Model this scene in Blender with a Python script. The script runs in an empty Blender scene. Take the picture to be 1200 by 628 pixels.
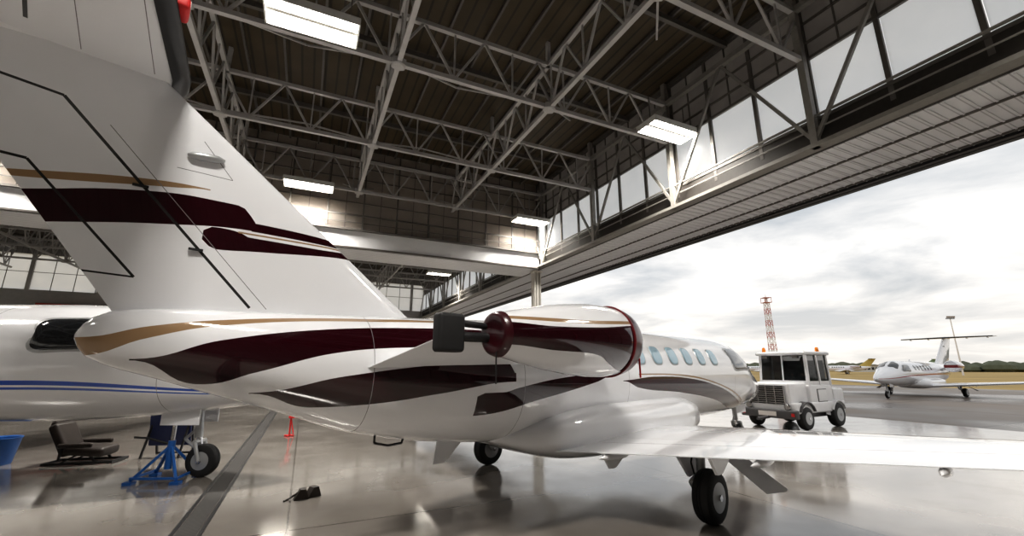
import bpy, math, random
from mathutils import Vector, Matrix
random.seed(7)
scene = bpy.context.scene
scene.view_settings.view_transform = 'Standard'
try: scene.view_settings.look = 'Medium High Contrast'
except Exception: pass
scene.view_settings.exposure = 0.05
HROT = math.atan2(.428, .904)

# ---------------------------------------------------------------- materials
class NB:
    def __init__(s, nt): s.nt = nt
    def m(s, op, a, b=None, c=None):
        n = s.nt.nodes.new('ShaderNodeMath'); n.operation = op
        for i, x in enumerate((a, b, c)):
            if x is None: continue
            if isinstance(x, (int, float)): n.inputs[i].default_value = x
            else: s.nt.links.new(x, n.inputs[i])
        return n.outputs[0]
    def mul(s, *a):
        r = a[0]
        for x in a[1:]: r = s.m('MULTIPLY', r, x)
        return r
    def curve(s, x, pts, zmax=5.0):
        n = s.nt.nodes.new('ShaderNodeFloatCurve')
        c = n.mapping.curves[0]
        P = [((a + 6.5) / 14.0, z / zmax) for a, z in pts]
        if P[0][0] > 0.001: P = [(0.0, P[0][1])] + P
        if P[-1][0] < 0.999: P = P + [(1.0, P[-1][1])]
        c.points[0].location = P[0]; c.points[1].location = P[-1]
        for p in P[1:-1]: c.points.new(*p)
        for p in c.points: p.handle_type = 'AUTO_CLAMPED'
        n.mapping.update()
        s.nt.links.new(x, n.inputs['Value'])
        return n.outputs[0]

def new_mat(name):
    m = bpy.data.materials.new(name); m.use_nodes = True
    nt = m.node_tree
    return m, nt, nt.nodes['Principled BSDF']

def simple(name, col, rough=.5, metal=0, noise=0.0, nscale=8, coat=0, bump=0, emit=None, es=0, alpha=1):
    m, nt, b = new_mat(name)
    b.inputs['Base Color'].default_value = (*col, 1)
    b.inputs['Roughness'].default_value = rough
    b.inputs['Metallic'].default_value = metal
    b.inputs['Coat Weight'].default_value = coat
    b.inputs['Coat Roughness'].default_value = .05
    b.inputs['Alpha'].default_value = alpha
    if emit:
        b.inputs['Emission Color'].default_value = (*emit, 1); b.inputs['Emission Strength'].default_value = es
    if noise > 0 or bump > 0:
        tc = nt.nodes.new('ShaderNodeTexCoord'); nz = nt.nodes.new('ShaderNodeTexNoise')
        nz.inputs['Scale'].default_value = nscale; nz.inputs['Detail'].default_value = 6
        nt.links.new(tc.outputs['Object'], nz.inputs['Vector'])
        mx = nt.nodes.new('ShaderNodeMix'); mx.data_type = 'RGBA'
        mx.inputs[6].default_value = (*[c * (1 - noise) for c in col], 1)
        mx.inputs[7].default_value = (*[min(1, c * (1 + noise)) for c in col], 1)
        nt.links.new(nz.outputs['Fac'], mx.inputs[0]); nt.links.new(mx.outputs[2], b.inputs['Base Color'])
        if bump > 0:
            bp = nt.nodes.new('ShaderNodeBump'); bp.inputs['Strength'].default_value = bump
            nt.links.new(nz.outputs['Fac'], bp.inputs['Height']); nt.links.new(bp.outputs[0], b.inputs['Normal'])
    return m

MAROON = (.022, .002, .005); GOLD = (.32, .21, .12); WHITE = (.83, .84, .87)
def livery(name, base, layers, segs=(), wing=None, rough=.10):
    m, nt, b = new_mat(name)
    nb = NB(nt)
    tc = nt.nodes.new('ShaderNodeTexCoord'); sx = nt.nodes.new('ShaderNodeSeparateXYZ')
    nt.links.new(tc.outputs['Object'], sx.inputs[0])
    A, Y, Z = sx.outputs
    an = nb.m('DIVIDE', nb.m('ADD', A, 6.5), 14.0)
    nz = nt.nodes.new('ShaderNodeTexNoise'); nz.inputs['Scale'].default_value = 2.5; nz.inputs['Detail'].default_value = 4
    nt.links.new(tc.outputs['Object'], nz.inputs['Vector'])
    mx = nt.nodes.new('ShaderNodeMix'); mx.data_type = 'RGBA'
    mx.inputs[6].default_value = (*[c * .95 for c in base], 1); mx.inputs[7].default_value = (*base, 1)
    nt.links.new(nz.outputs['Fac'], mx.inputs[0])
    cur = mx.outputs[2]
    def over(cur, mask, col):
        x = nt.nodes.new('ShaderNodeMix'); x.data_type = 'RGBA'
        nt.links.new(mask, x.inputs[0]); nt.links.new(cur, x.inputs[6]); x.inputs[7].default_value = (*col, 1)
        return x.outputs[2]
    for (col, a0, a1, hi, lo) in layers:
        h = nb.m('MULTIPLY', nb.curve(an, hi), 5.0); l = nb.m('MULTIPLY', nb.curve(an, lo), 5.0)
        mask = nb.mul(nb.m('GREATER_THAN', A, a0), nb.m('LESS_THAN', A, a1), nb.m('LESS_THAN', Z, h), nb.m('GREATER_THAN', Z, l))
        cur = over(cur, mask, col)
    for (a0, z0, a1, z1, w, col) in segs:
        L = math.hypot(a1 - a0, z1 - z0); ux, uz = (a1 - a0) / L, (z1 - z0) / L
        along = nb.m('ADD', nb.m('MULTIPLY', nb.m('SUBTRACT', A, a0), ux), nb.m('MULTIPLY', nb.m('SUBTRACT', Z, z0), uz))
        perp = nb.m('ABSOLUTE', nb.m('ADD', nb.m('MULTIPLY', nb.m('SUBTRACT', A, a0), -uz), nb.m('MULTIPLY', nb.m('SUBTRACT', Z, z0), ux)))
        mask = nb.mul(nb.m('GREATER_THAN', along, 0), nb.m('LESS_THAN', along, L), nb.m('LESS_THAN', perp, w))
        cur = over(cur, mask, col)
    if wing:
        S = nb.m('ABSOLUTE', Y)
        for (c0, c1, s0, s1, w, col) in wing:
            d = nb.m('ABSOLUTE', nb.m('SUBTRACT', A, nb.m('ADD', nb.m('MULTIPLY', S, c1), c0)))
            mask = nb.mul(nb.m('LESS_THAN', d, w), nb.m('GREATER_THAN', S, s0), nb.m('LESS_THAN', S, s1))
            cur = over(cur, mask, col)
    nt.links.new(cur, b.inputs['Base Color'])
    b.inputs['Roughness'].default_value = rough
    b.inputs['Specular IOR Level'].default_value = .4
    b.inputs['Coat Weight'].default_value = .9; b.inputs['Coat Roughness'].default_value = .015
    return m

black = simple('black_rubber', (.015, .015, .016), .6, noise=.3)
dark = simple('dark_metal', (.03, .03, .032), .4, .3, noise=.2)
chrome = simple('polished_metal', (.7, .7, .72), .15, 1)
steel = simple('gear_grey', (.45, .46, .47), .35, .5)
whitep = simple('white_paint', WHITE, .2, coat=.5, noise=.03)
maroon_m = simple('maroon_cover', (.04, .004, .008), .3, noise=.2, nscale=14, bump=.05, coat=.4)
red_m = simple('red_strap', (.6, .02, .02), .5)
trussm = simple('truss_paint', (.42, .41, .40), .45, .1, noise=.15, nscale=3)
wglass = simple('cabin_glass', (.35, .5, .6), .05, coat=1, noise=.2, nscale=1)  # pale blue base stands in for reflected and seen-through light
dglass = simple('cockpit_glass', (.02, .022, .025), .04, coat=1)

# ---------------------------------------------------------------- geometry builder
class Geo:
    def __init__(s): s.v = []; s.f = []; s.mi = []; s.mats = []
    def idx(s, m):
        if m not in s.mats: s.mats.append(m)
        return s.mats.index(m)
    def poly(s, vs, fs, m):
        o = len(s.v); k = s.idx(m)
        s.v += [tuple(v) for v in vs]
        for f in fs: s.f.append([i + o for i in f]); s.mi.append(k)
    def box(s, c, sz, m, R=None):
        x, y, z = [q / 2 for q in sz]
        vs = [Vector((i * x, j * y, k * z)) for i in (-1, 1) for j in (-1, 1) for k in (-1, 1)]
        if R is not None: vs = [R @ v for v in vs]
        vs = [v + Vector(c) for v in vs]
        s.poly(vs, [(0, 1, 3, 2), (4, 6, 7, 5), (0, 4, 5, 1), (2, 3, 7, 6), (0, 2, 6, 4), (1, 5, 7, 3)], m)
    def rbox(s, c, sz, m, r=.05, R=None, n=4):
        x, y, z = [q / 2 for q in sz]; r = min(r, x * .95, y * .95, z * .95)
        def ring(ins, zz):
            out = []
            for cx, cy, a0 in ((x - r, y - r, 0), (-x + r, y - r, 90), (-x + r, -y + r, 180), (x - r, -y + r, 270)):
                for i in range(n + 1):
                    t = math.radians(a0 + 90 * i / n); rr = r - ins
                    out.append(Vector((cx + rr * math.cos(t), cy + rr * math.sin(t), zz)))
            return out
        rs = []
        for i in range(n + 1):
            t = math.pi / 2 * i / n; rs.append(ring(r * (1 - math.sin(t)) * .98, -z + r * (1 - math.cos(t))))
        for i in range(n + 1):
            t = math.pi / 2 * (n - i) / n; rs.append(ring(r * (1 - math.sin(t)) * .98, z - r * (1 - math.cos(t))))
        rs = [[((R @ v) if R is not None else v) + Vector(c) for v in q] for q in rs]
        s.loft(rs, m, True, True)
    def beam(s, p, q, w, h, m):
        p = Vector(p); q = Vector(q); d = (q - p)
        if d.length < 1e-6: return
        d.normalize(); up = Vector((0, 0, 1)) if abs(d.z) < .95 else Vector((0, 1, 0))
        sx = d.cross(up).normalized() * w / 2; sy = sx.cross(d).normalized() * h / 2
        vs = []
        for o in (p, q): vs += [o - sx - sy, o + sx - sy, o + sx + sy, o - sx + sy]
        s.poly(vs, [(3, 2, 1, 0), (4, 5, 6, 7), (0, 1, 5, 4), (1, 2, 6, 5), (2, 3, 7, 6), (3, 0, 4, 7)], m)
    def lathe(s, o, axis, prof, m, n=24, cap=True):
        o = Vector(o); ax = Vector(axis).normalized()
        up = Vector((0, 0, 1)) if abs(ax.z) < .9 else Vector((1, 0, 0))
        u = ax.cross(up).normalized(); w = u.cross(ax).normalized()
        rings = [[o + ax * t + (u * math.cos(2 * math.pi * i / n) + w * math.sin(2 * math.pi * i / n)) * r for i in range(n)] for t, r in prof]
        s.loft(rings, m, cap, cap)
    def tube(s, p, q, r0, m, r1=None, n=14):
        p = Vector(p); q = Vector(q); r1 = r0 if r1 is None else r1
        s.lathe(p, q - p, [(0, r0), ((q - p).length, r1)], m, n)
    def path(s, pts, r, m, n=8):
        for a, b in zip(pts[:-1], pts[1:]): s.tube(a, b, r, m, n=n)
    def plate(s, pts, off, m):
        n = len(pts); o = Vector(off)
        vs = [Vector(p) for p in pts] + [Vector(p) + o for p in pts]
        fs = [tuple(range(n)), tuple(range(n, 2 * n))[::-1]] + [(i, i + n, (i + 1) % n + n, (i + 1) % n) for i in range(n)]
        s.poly(vs, fs, m)
    def loft(s, rings, m, c0=True, c1=True):
        n = len(rings[0]); vs = [v for r in rings for v in r]; fs = []
        for i in range(len(rings) - 1):
            for j in range(n):
                k = (j + 1) % n
                fs.append((i * n + j, i * n + k, (i + 1) * n + k, (i + 1) * n + j))
        if c0: fs.append(tuple(range(n))[::-1])
        if c1: fs.append(tuple((len(rings) - 1) * n + j for j in range(n)))
        s.poly(vs, fs, m)
    def obj(s, name, parent=None, ang=35, flat=False, rot=None):
        me = bpy.data.meshes.new(name); me.from_pydata(s.v, [], s.f)
        for m in s.mats: me.materials.append(m)
        me.polygons.foreach_set('material_index', s.mi)
        import bmesh
        bm = bmesh.new(); bm.from_mesh(me); bmesh.ops.recalc_face_normals(bm, faces=bm.faces); bm.to_mesh(me); bm.free()
        if not flat:
            me.shade_smooth(); me.set_sharp_from_angle(angle=math.radians(ang))
        me.update()
        ob = bpy.data.objects.new(name, me); scene.collection.objects.link(ob)
        if parent: ob.parent = parent
        if rot is not None: ob.rotation_euler = (0, 0, rot)
        return ob

def empty(name, loc=(0, 0, 0), rz=0, sc=1):
    e = bpy.data.objects.new(name, None); scene.collection.objects.link(e)
    e.location = loc; e.rotation_euler = (0, 0, rz); e.scale = (sc, sc, sc); e.empty_display_size = .2
    return e

# ---------------------------------------------------------------- jet
def pchip(xs, ys):
    n = len(xs); h = [xs[i + 1] - xs[i] for i in range(n - 1)]; d = [(ys[i + 1] - ys[i]) / h[i] for i in range(n - 1)]
    m = [d[0]] + [0 if d[i - 1] * d[i] <= 0 else 2 * d[i - 1] * d[i] / (d[i - 1] + d[i]) for i in range(1, n - 1)] + [d[-1]]
    def f(x):
        x = max(xs[0], min(xs[-1], x)); i = 0
        while i < n - 2 and x > xs[i + 1]: i += 1
        t = (x - xs[i]) / h[i]; t2 = t * t; t3 = t2 * t
        return (2 * t3 - 3 * t2 + 1) * ys[i] + (t3 - 2 * t2 + t) * h[i] * m[i] + (-2 * t3 + 3 * t2) * ys[i + 1] + (t3 - t2) * h[i] * m[i + 1]
    return f
KEY = [(-5.38, 1.90, 1.86, .015), (-5.33, 2.0, 1.76, .08), (-5.2, 2.08, 1.68, .14), (-4.9, 2.12, 1.58, .22), (-4.5, 2.14, 1.44, .32),
       (-3.9, 2.16, 1.24, .45), (-3.4, 2.18, 1.06, .54), (-2.44, 2.22, .87, .69), (-1.5, 2.26, .78, .77), (0, 2.3, .72, .80), (3.9, 2.3, .72, .80),
       (4.5, 2.27, .74, .78), (5.0, 2.12, .77, .72), (5.45, 1.87, .81, .62), (6.0, 1.66, .87, .48), (6.55, 1.44, .95, .31), (6.83, 1.28, 1.03, .17), (6.95, 1.18, 1.10, .05)]
kx = [k[0] for k in KEY]
FT, FB, FW = [pchip(kx, [k[i] for k in KEY]) for i in (1, 2, 3)]
def fus(a, th, off=0.0):
    t, b, w = FT(a), FB(a), FW(a)
    zc, hh = (t + b) / 2, (t - b) / 2
    c, s_ = math.cos(th), math.sin(th); e = 2 / 2.15
    y = math.copysign(abs(s_) ** e, s_) * (w + off); z = zc + math.copysign(abs(c) ** e, c) * (hh + off)
    return Vector((a, y, z))
def patch(g, outline, off, m, thick=.012):
    ca = sum(p[0] for p in outline) / len(outline); ct = sum(p[1] for p in outline) / len(outline)
    n = len(outline); vs = [fus(ca, ct, off)]
    fs = []
    for r, k in enumerate((.25, .5, .75, .9, 1.0)):
        for a, t in outline:
            vs.append(fus(ca + (a - ca) * k, ct + (t - ct) * k, off - (thick if k == 1.0 else 0)))
        for j in range(n):
            q = (j + 1) % n
            if r == 0: fs.append((0, 1 + j, 1 + q))
            else:
                b0 = 1 + (r - 1) * n; b1 = 1 + r * n
                fs.append((b0 + j, b1 + j, b1 + q, b0 + q))
    g.poly(vs, fs, m)
def selip(ca, ct, ha, ht, n=28, e=3.2):
    return [(ca + math.copysign(abs(math.cos(2 * math.pi * i / n)) ** (2 / e), math.cos(2 * math.pi * i / n)) * ha,
             ct + math.copysign(abs(math.sin(2 * math.pi * i / n)) ** (2 / e), math.sin(2 * math.pi * i / n)) * ht) for i in range(n)]
def quad(pts, n=6, r=.25):
    out = []
    L = len(pts)
    for i in range(L):
        p = Vector(pts[i]); a = Vector(pts[i - 1]); b = Vector(pts[(i + 1) % L])
        for k in range(n + 1):
            t = k / n
            q0 = p + (a - p) * r; q1 = p + (b - p) * r
            out.append(tuple((1 - t) ** 2 * q0 + 2 * t * (1 - t) * p + t * t * q1))
    return out
def airfoil(le, te, tk, up, n=14):
    le = Vector(le); te = Vector(te); up = Vector(up); out = []
    def y(x): return 5 * tk * (.2969 * math.sqrt(x) - .126 * x - .3516 * x * x + .2843 * x ** 3 - .1015 * x ** 4) + .0008
    c = (te - le).length
    xs = [(1 - math.cos(math.pi * i / n)) / 2 for i in range(n + 1)]
    for x in xs[::-1]: out.append(le + (te - le) * x + up * y(x) * c)
    for x in xs[1:]: out.append(le + (te - le) * x - up * y(x) * c * .85)
    return out

def wheel(g, c, r, w, axis=(0, 1, 0)):
    tp = [(-w / 2, r * .62), (-w / 2, r * .8), (-w * .42, r * .93), (-w * .28, r * .985), (-w * .1, r), (-w * .09, r * .97), (-w * .06, r * .97), (-w * .05, r), (w * .05, r), (w * .06, r * .97), (w * .09, r * .97), (w * .1, r), (w * .28, r * .985), (w * .42, r * .93), (w / 2, r * .8), (w / 2, r * .62)]
    g.lathe(c, axis, tp, black, 32)
    g.lathe(c, axis, [(-w * .53, r * .18), (-w * .5, r * .55), (-w * .4, r * .6), (w * .4, r * .6), (w * .5, r * .55), (w * .53, r * .18)], steel, 24)
    ax = Vector(axis).normalized()
    g.lathe(Vector(c) - ax * w * .62, axis, [(0, r * .12), (w * 1.24, r * .12)], chrome, 12)
hem = simple('red_hem', (.14, .006, .010), .4)

def build_jet(name, loc, rz, sc, fusm, finm, nacm, wingm, boot, covers=True, glass=wglass, stabm=None, tag=False):
    E = empty(name, loc, rz, sc)
    g = Geo(); N = 72
    st = [-5.38, -5.35, -5.3, -5.2, -5.1, -4.9] + [-4.7 + .2 * i for i in range(54)] + [6.15, 6.3, 6.45, 6.55, 6.65, 6.75, 6.83, 6.9, 6.95]
    g.loft([[fus(a, 2 * math.pi * i / N) for i in range(N)] for a in st], fusm)
    g.obj('fuselage', E, 60)
    g = Geo(); fk = [(-1.75, .90, .82, .25), (-1.55, .98, .74, .55), (-1.25, 1.10, .64, .80), (-.8, 1.20, .54, .92), (-.2, 1.25, .5, .96), (1.6, 1.26, .5, .97), (2.2, 1.2, .58, .86), (2.7, 1.05, .68, .6), (2.9, .95, .78, .3)]
    f1, f2, f3 = [pchip([k[0] for k in fk], [k[i] for k in fk]) for i in (1, 2, 3)]
    rings = []
    for i in range(57):
        a = -1.75 + 4.65 * i / 56; t, b, w = f1(a), f2(a), f3(a); r = []
        for j in range(64):
            th = 2 * math.pi * j / 64; c, s_ = math.cos(th), math.sin(th); e = 2 / 3.2
            r.append(Vector((a, math.copysign(abs(s_) ** e, s_) * w, (t + b) / 2 + math.copysign(abs(c) ** e, c) * (t - b) / 2)))
        rings.append(r)
    g.loft(rings, wingm); g.obj('belly_fairing', E, 60)
    g = Geo()
    for sd in (1, -1):
        for k in range(6):
            ca = .72 + .5 * k
            patch(g, selip(ca, sd * 1.13, .165, .235), .006, steel, .02); patch(g, selip(ca, sd * 1.13, .14, .205), .014, glass)
        patch(g, quad([(3.85, sd * .82), (4.62, sd * .74), (5.12, sd * 1.2), (4.95, sd * 1.42), (3.95, sd * 1.52)]), .006, steel, .02)
        patch(g, quad([(3.93, sd * .88), (4.57, sd * .80), (5.02, sd * 1.21), (4.88, sd * 1.37), (4.01, sd * 1.46)]), .014, dglass)
        patch(g, quad([(4.55, sd * .08), (5.4, sd * .08), (5.25, sd * .95), (4.8, sd * .72)]), .012, dglass)
    g.obj('windows', E, 60)
    g = Geo(); rings = []
    for z in (1.98, 2.2, 2.6, 3.0, 3.4, 3.8, 4.02, 4.08):
        le = -2.785 - 1.296 * (z - 2.23); te = -5.27 - .74 * (z - 2.15)
        if z < 2.2: le += .1
        rings.append(airfoil((le, 0, z), (te, 0, z), .088, (0, 1, 0), 18))
    g.loft(rings, finm); g.obj('tail_fin', E, 50)
    g = Geo()
    for z, a in ((3.07, -5.2), (2.62, -4.78)):
        g.box((a, -.082, z), (.1, .02, .018), dark); g.box((a, .082, z), (.1, .02, .018), dark)
    for sd in (1, -1):
        g.lathe((-4.95, sd * .09, 3.43), (1, 0, .1), [(0, .01), (.03, .03), (.1, .038), (.22, .034), (.27, .01)], steel, 14)
    g.obj('fin_fittings', E)
    g = Geo(); rings = []
    for s_ in (-2.7, -2.66, -2.5, -1.5, -.6, 0, .6, 1.5, 2.5, 2.66, 2.7):
        t = abs(s_); sh = 0 if t < 2.6 else (t - 2.6) * 2
        rings.append(airfoil((-5.02 - .17 * t - sh, s_, 4.1), (-6.55 + .05 * t + sh, s_, 4.1), .085, (0, 0, 1), 16))
    g.loft(rings, stabm or wingm)
    g.obj('tailplane', E, 50)
    g = Geo(); rings = []
    for s_ in (-2.6, -1.5, -.6, -.1, .1, .6, 1.5, 2.6):
        t = abs(s_); c = 1.53 - .22 * t
        le = Vector((-5.005 - .17 * t, s_, 4.1)); r = []
        for k in range(9):
            ph = -math.pi / 2 + math.pi * k / 8
            r.append(le + Vector((-.12 + .125 * math.cos(ph), 0, .052 * (c / 1.5) ** .6 * math.sin(ph))))
        rings.append(r)
    g.loft(rings, boot); g.obj('deice_boots', E, 60)
    g = Geo()
    g.lathe((-5.25, 0, 4.12), (-1, 0, 0), [(0, .01), (.1, .04), (.35, .08), (1.0, .09), (1.4, .05), (1.55, .02)], wingm, 20)
    for s_ in (-2.2, -1.1, 1.1, 2.2):
        g.rbox((-6.15, s_, 4.04), (.35, .05, .06), wingm, .02)
    if tag:
        g.rbox((-5.19, -.9, 4.18), (.16, .2, .1), red_m, .03)
    g.obj('tail_bullet', E)
    g = Geo(); rings = []
    def WL(s_): return 1.75 - .087 * (abs(s_) - .9)
    def WT(s_): return -1.15 + .25 * (abs(s_) - .9)
    def WZ(s_): return .665 + .068 * abs(s_)
    ss = [.3, .9, 1.6, 2.4, 3.2, 4.0, 5, 6, 6.7, 6.9, 6.98]
    for s_ in [-x for x in ss[::-1]] + ss:
        k = max(0, abs(s_) - 6.85) * 2.0
        rings.append(airfoil((WL(s_) - k, s_, WZ(s_) - .03), (WT(s_) + k, s_, WZ(s_) + .0), .095, (0, 0, 1), 18))
    g.loft(rings, wingm); g.obj('wings', E, 50)
    g = Geo()
    for sd in (1, -1):
        for s_ in (1.35, 2.75, 3.95, 5.2):
            a = WT(s_) + .18; z = WZ(s_) - .06
            g.lathe((a + .3, sd * s_, z), (-1, 0, .03), [(0, .005), (.1, .03), (.3, .045), (.45, .03), (.58, .004)], wingm, 12)
        for s_ in (1.35, 2.4):
            g.plate([(WT(s_) + .45, sd * s_, WZ(s_) - .02), (WT(s_) - .02, sd * s_, WZ(s_) - .01), (WT(s_) + .1, sd * s_, WZ(s_) - .17), (WT(s_) + .2, sd * s_, WZ(s_) - .17)], (0, .03, 0), wingm)
        g.lathe((WL(6.9) - .35, sd * 6.97, WZ(6.9)), (1, 0, 0), [(-.2, .01), (0, .05), (.2, .05), (.3, .01)], chrome, 12)
    g.obj('flap_fairings', E)
    for sd, nm in ((-1, 'right'), (1, 'left')):
        g = Geo(); c = (0, sd * 1.36, 1.96)
        g.lathe(c, (1, 0, 0), [(-2.58, .165), (-2.6, .185), (-2.5, .21), (-2.3, .255), (-2.0, .315), (-1.65, .365), (-1.35, .395), (-1.1, .40), (-.95, .395), (-.78, .375), (-.7, .35), (-.69, .32), (-.73, .3)], nacm, 56)
        g.obj('nacelle_' + nm, E, 60)
        g = Geo()
        if covers:
            g.lathe(c, (1, 0, 0), [(-.93, .394), (-.925, .406), (-.85, .396), (-.75, .372), (-.69, .34), (-.66, .28), (-.645, .15), (-.64, .01)], maroon_m, 48)
            g.lathe(c, (1, 0, 0), [(-.945, .397), (-.94, .411), (-.925, .411), (-.92, .397)], hem, 48)
            g.lathe(c, (-1, 0, 0), [(2.54, .205), (2.545, .212), (2.6, .195), (2.612, .175), (2.615, .16), (2.60, .12), (2.6, .01)], maroon_m, 40)
            g.box((-2.62, sd * 1.42, 1.66), (.008, .012, .28), dark); g.box((-.66, sd * 1.62, 1.66), (.008, .02, .22), red_m)
        else:
            g.lathe(c, (1, 0, 0), [(-.8, .3), (-.75, .28), (-.74, .01)], dark, 32)
            g.lathe(c, (-1, 0, 0), [(2.5, .2), (2.56, .18), (2.55, .01)], dark, 32)
        g.obj('engine_covers_' + nm, E, 60)
        g = Geo()
        g.rbox((-2.98, sd * 1.2, 1.96), (.27, .14, .34), black, .035)
        g.tube((-2.85, sd * 1.22, 1.93), (-2.5, sd * 1.27, 1.93), .045, dark)
        g.tube((-2.85, sd * 1.2, 2.05), (-2.5, sd * 1.25, 2.03), .03, dark)
        g.obj('thrust_attenuator_' + nm, E)
        g = Geo()
        g.loft([airfoil((-.75, sd * .45, 1.64), (-3.5, sd * .42, 1.60), .06, (0, 0, 1), 14), airfoil((-.85, sd * .8, 1.80), (-3.22, sd * .78, 1.78), .065, (0, 0, 1), 14),
                airfoil((-1.0, sd * 1.1, 1.93), (-3.0, sd * .98, 1.91), .07, (0, 0, 1), 14), airfoil((-1.1, sd * 1.2, 1.96), (-2.5, sd * 1.2, 1.96), .07, (0, 0, 1), 14)], whitep)
        g.obj('engine_pylon_' + nm, E, 50)
    for sd, nm in ((-1, 'right'), (1, 'left')):
        g = Geo()
        wheel(g, (0, sd * 1.98, .28), .28, .2)
        g.tube((.1, sd * 1.86, .74), (.12, sd * 1.84, .45), .05, steel); g.tube((.12, sd * 1.84, .45), (0, sd * 1.84, .28), .045, whitep)
        g.tube((.12, sd * 1.84, .5), (-.12, sd * 1.84, .42), .03, chrome); g.tube((-.12, sd * 1.84, .42), (0, sd * 1.84, .28), .035, steel)
        g.tube((0, sd * 1.8, .28), (0, sd * 1.98, .28), .035, chrome)
        g.tube((.1, sd * 1.84, .7), (.1, sd * 1.2, .73), .025, steel)
        g.path([(.05, sd * 1.8, .73), (.0, sd * 1.79, .6), (.05, sd * 1.8, .42), (.02, sd * 1.82, .3)], .01, black)
        g.plate([(-.22, sd * 1.72, .74), (.42, sd * 1.74, .74), (.3, sd * 1.77, .48), (-.02, sd * 1.77, .44)], (0, .03, 0), whitep)
        g.plate([(.05, sd * 2.05, .76), (.30, sd * 2.12, .76), (.22, sd * 2.68, .42), (.05, sd * 2.55, .40)], (.03, 0, .02), whitep)
        g.obj('main_gear_' + nm, E)
    g = Geo()
    wheel(g, (5.85, 0, .21), .21, .14)
    g.tube((5.7, 0, 1.0), (5.75, 0, .5), .05, steel); g.tube((5.75, 0, .55), (5.78, 0, .4), .035, chrome)
    for s_ in (-.1, .1): g.tube((5.77, s_, .45), (5.85, s_, .21), .025, steel)
    g.tube((5.77, -.11, .45), (5.77, .11, .45), .03, steel); g.tube((5.85, -.12, .21), (5.85, .12, .21), .02, chrome)
    g.path([(5.7, 0, .6), (5.57, 0, .48), (5.7, 0, .38)], .02, steel)
    g.box((5.6, .2, .78), (.5, .015, .2), whitep); g.box((5.6, -.2, .78), (.5, .015, .2), whitep)
    g.obj('nose_gear', E)
    g = Geo()
    g.plate([(-2.3, -.01, .9), (-1.95, -.01, .85), (-2.2, -.01, .62), (-2.35, -.01, .62)], (0, .02, 0), whitep)
    g.path([(-3.1, -.1, 1.02), (-3.1, -.1, .93), (-2.95, -.1, .89), (-2.8, -.1, .9), (-2.78, -.1, .96)], .012, dark)
    g.plate([(1.5, -.01, 2.28), (1.8, -.01, 2.28), (1.6, -.01, 2.42), (1.5, -.01, 2.42)], (0, .02, 0), whitep)
    g.obj('aerials', E)
    return E

LN = (.2, .2, .21); BRK = (.03, .03, .03)
L_fus = [
 (GOLD, -5.4, -2.0, [(-5.36, 1.87), (-4.99, 1.96), (-4.59, 2.03), (-3, 2.15), (-2, 2.17)], [(-5.36, 1.74), (-4.99, 1.87), (-4.59, 1.98), (-3, 2.12), (-2, 2.15)]),
 (MAROON, -5.06, -1.5, [(-5.06, 1.72), (-4.53, 1.87), (-3.81, 1.99), (-2.83, 2.06), (-1.5, 2.08)], [(-5.06, 1.71), (-4.6, 1.53), (-4.27, 1.62), (-3.66, 1.79), (-2.85, 1.86), (-1.5, 1.89)]),
 (MAROON, -4.28, -1.78, [(-4.28, 1.457), (-3.62, 1.58), (-2.70, 1.69), (-1.95, 1.73), (-1.85, 1.70), (-1.78, 1.6)], [(-4.28, 1.45), (-3.785, 1.32), (-3.26, 1.34), (-2.69, 1.41), (-1.78, 1.51)]),
 (MAROON, -2.27, 0.0, [(-2.27, 1.36), (-2.2, 1.40), (-1.95, 1.40), (-1.75, 1.44), (-1.06, 1.54), (-.3, 1.58), (0, 1.58)], [(-2.27, 1.17), (-1.36, 1.31), (-.4, 1.48), (0, 1.565)]),
 (MAROON, .2, 5.2, [(.2, 1.49), (1.0, 1.53), (1.88, 1.51), (3.12, 1.355), (4.5, 1.0), (5.2, .82)], [(.2, 1.48), (.6, 1.38), (1.86, 1.27), (3.12, 1.11), (4.5, .83), (5.2, .8)]),
 (GOLD, .6, 5.0, [(.6, 1.58), (1.88, 1.56), (3.12, 1.41), (4.5, 1.07), (5, .9)], [(.6, 1.56), (1.88, 1.535), (3.12, 1.385), (4.5, 1.04), (5, .88)]),
]
seg_f = [(-3.35, 1.0, -3.35, 2.2, .003, LN), (-1.65, .7, -1.65, 2.3, .003, LN), (.35, .7, .35, 2.3, .003, LN), (4.0, .7, 4.0, 1.5, .003, LN)]
L_fin = [
 (GOLD, -6.2, -4.75, [(-6.0, 3.0), (-5.9, 3.02), (-5.0, 3.165), (-4.75, 3.17)], [(-6.0, 2.96), (-5.9, 2.97), (-5.0, 3.12), (-4.75, 3.16)]),
 (MAROON, -6.2, -4.38, [(-6.1, 2.83), (-5.81, 2.895), (-5.26, 3.03), (-4.8, 3.08), (-4.55, 3.08), (-4.42, 3.0), (-4.38, 2.93)], [(-6.1, 2.6), (-5.62, 2.69), (-5.07, 2.79), (-4.38, 2.865)]),
 (MAROON, -4.4, -3.3, [(-4.4, 2.94), (-3.3, 2.92)], [(-4.4, 2.86), (-3.3, 2.855)]),
 (MAROON, -4.75, -3.3, [(-4.75, 2.80), (-4.68, 2.845), (-4.5, 2.835), (-4.4, 2.80), (-3.9, 2.80), (-3.3, 2.83)], [(-4.75, 2.72), (-4.66, 2.65), (-4.32, 2.68), (-3.3, 2.76)]),
 (GOLD, -4.5, -3.3, [(-4.5, 2.84), (-3.3, 2.85)], [(-4.5, 2.825), (-3.3, 2.835)]),
]
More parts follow.
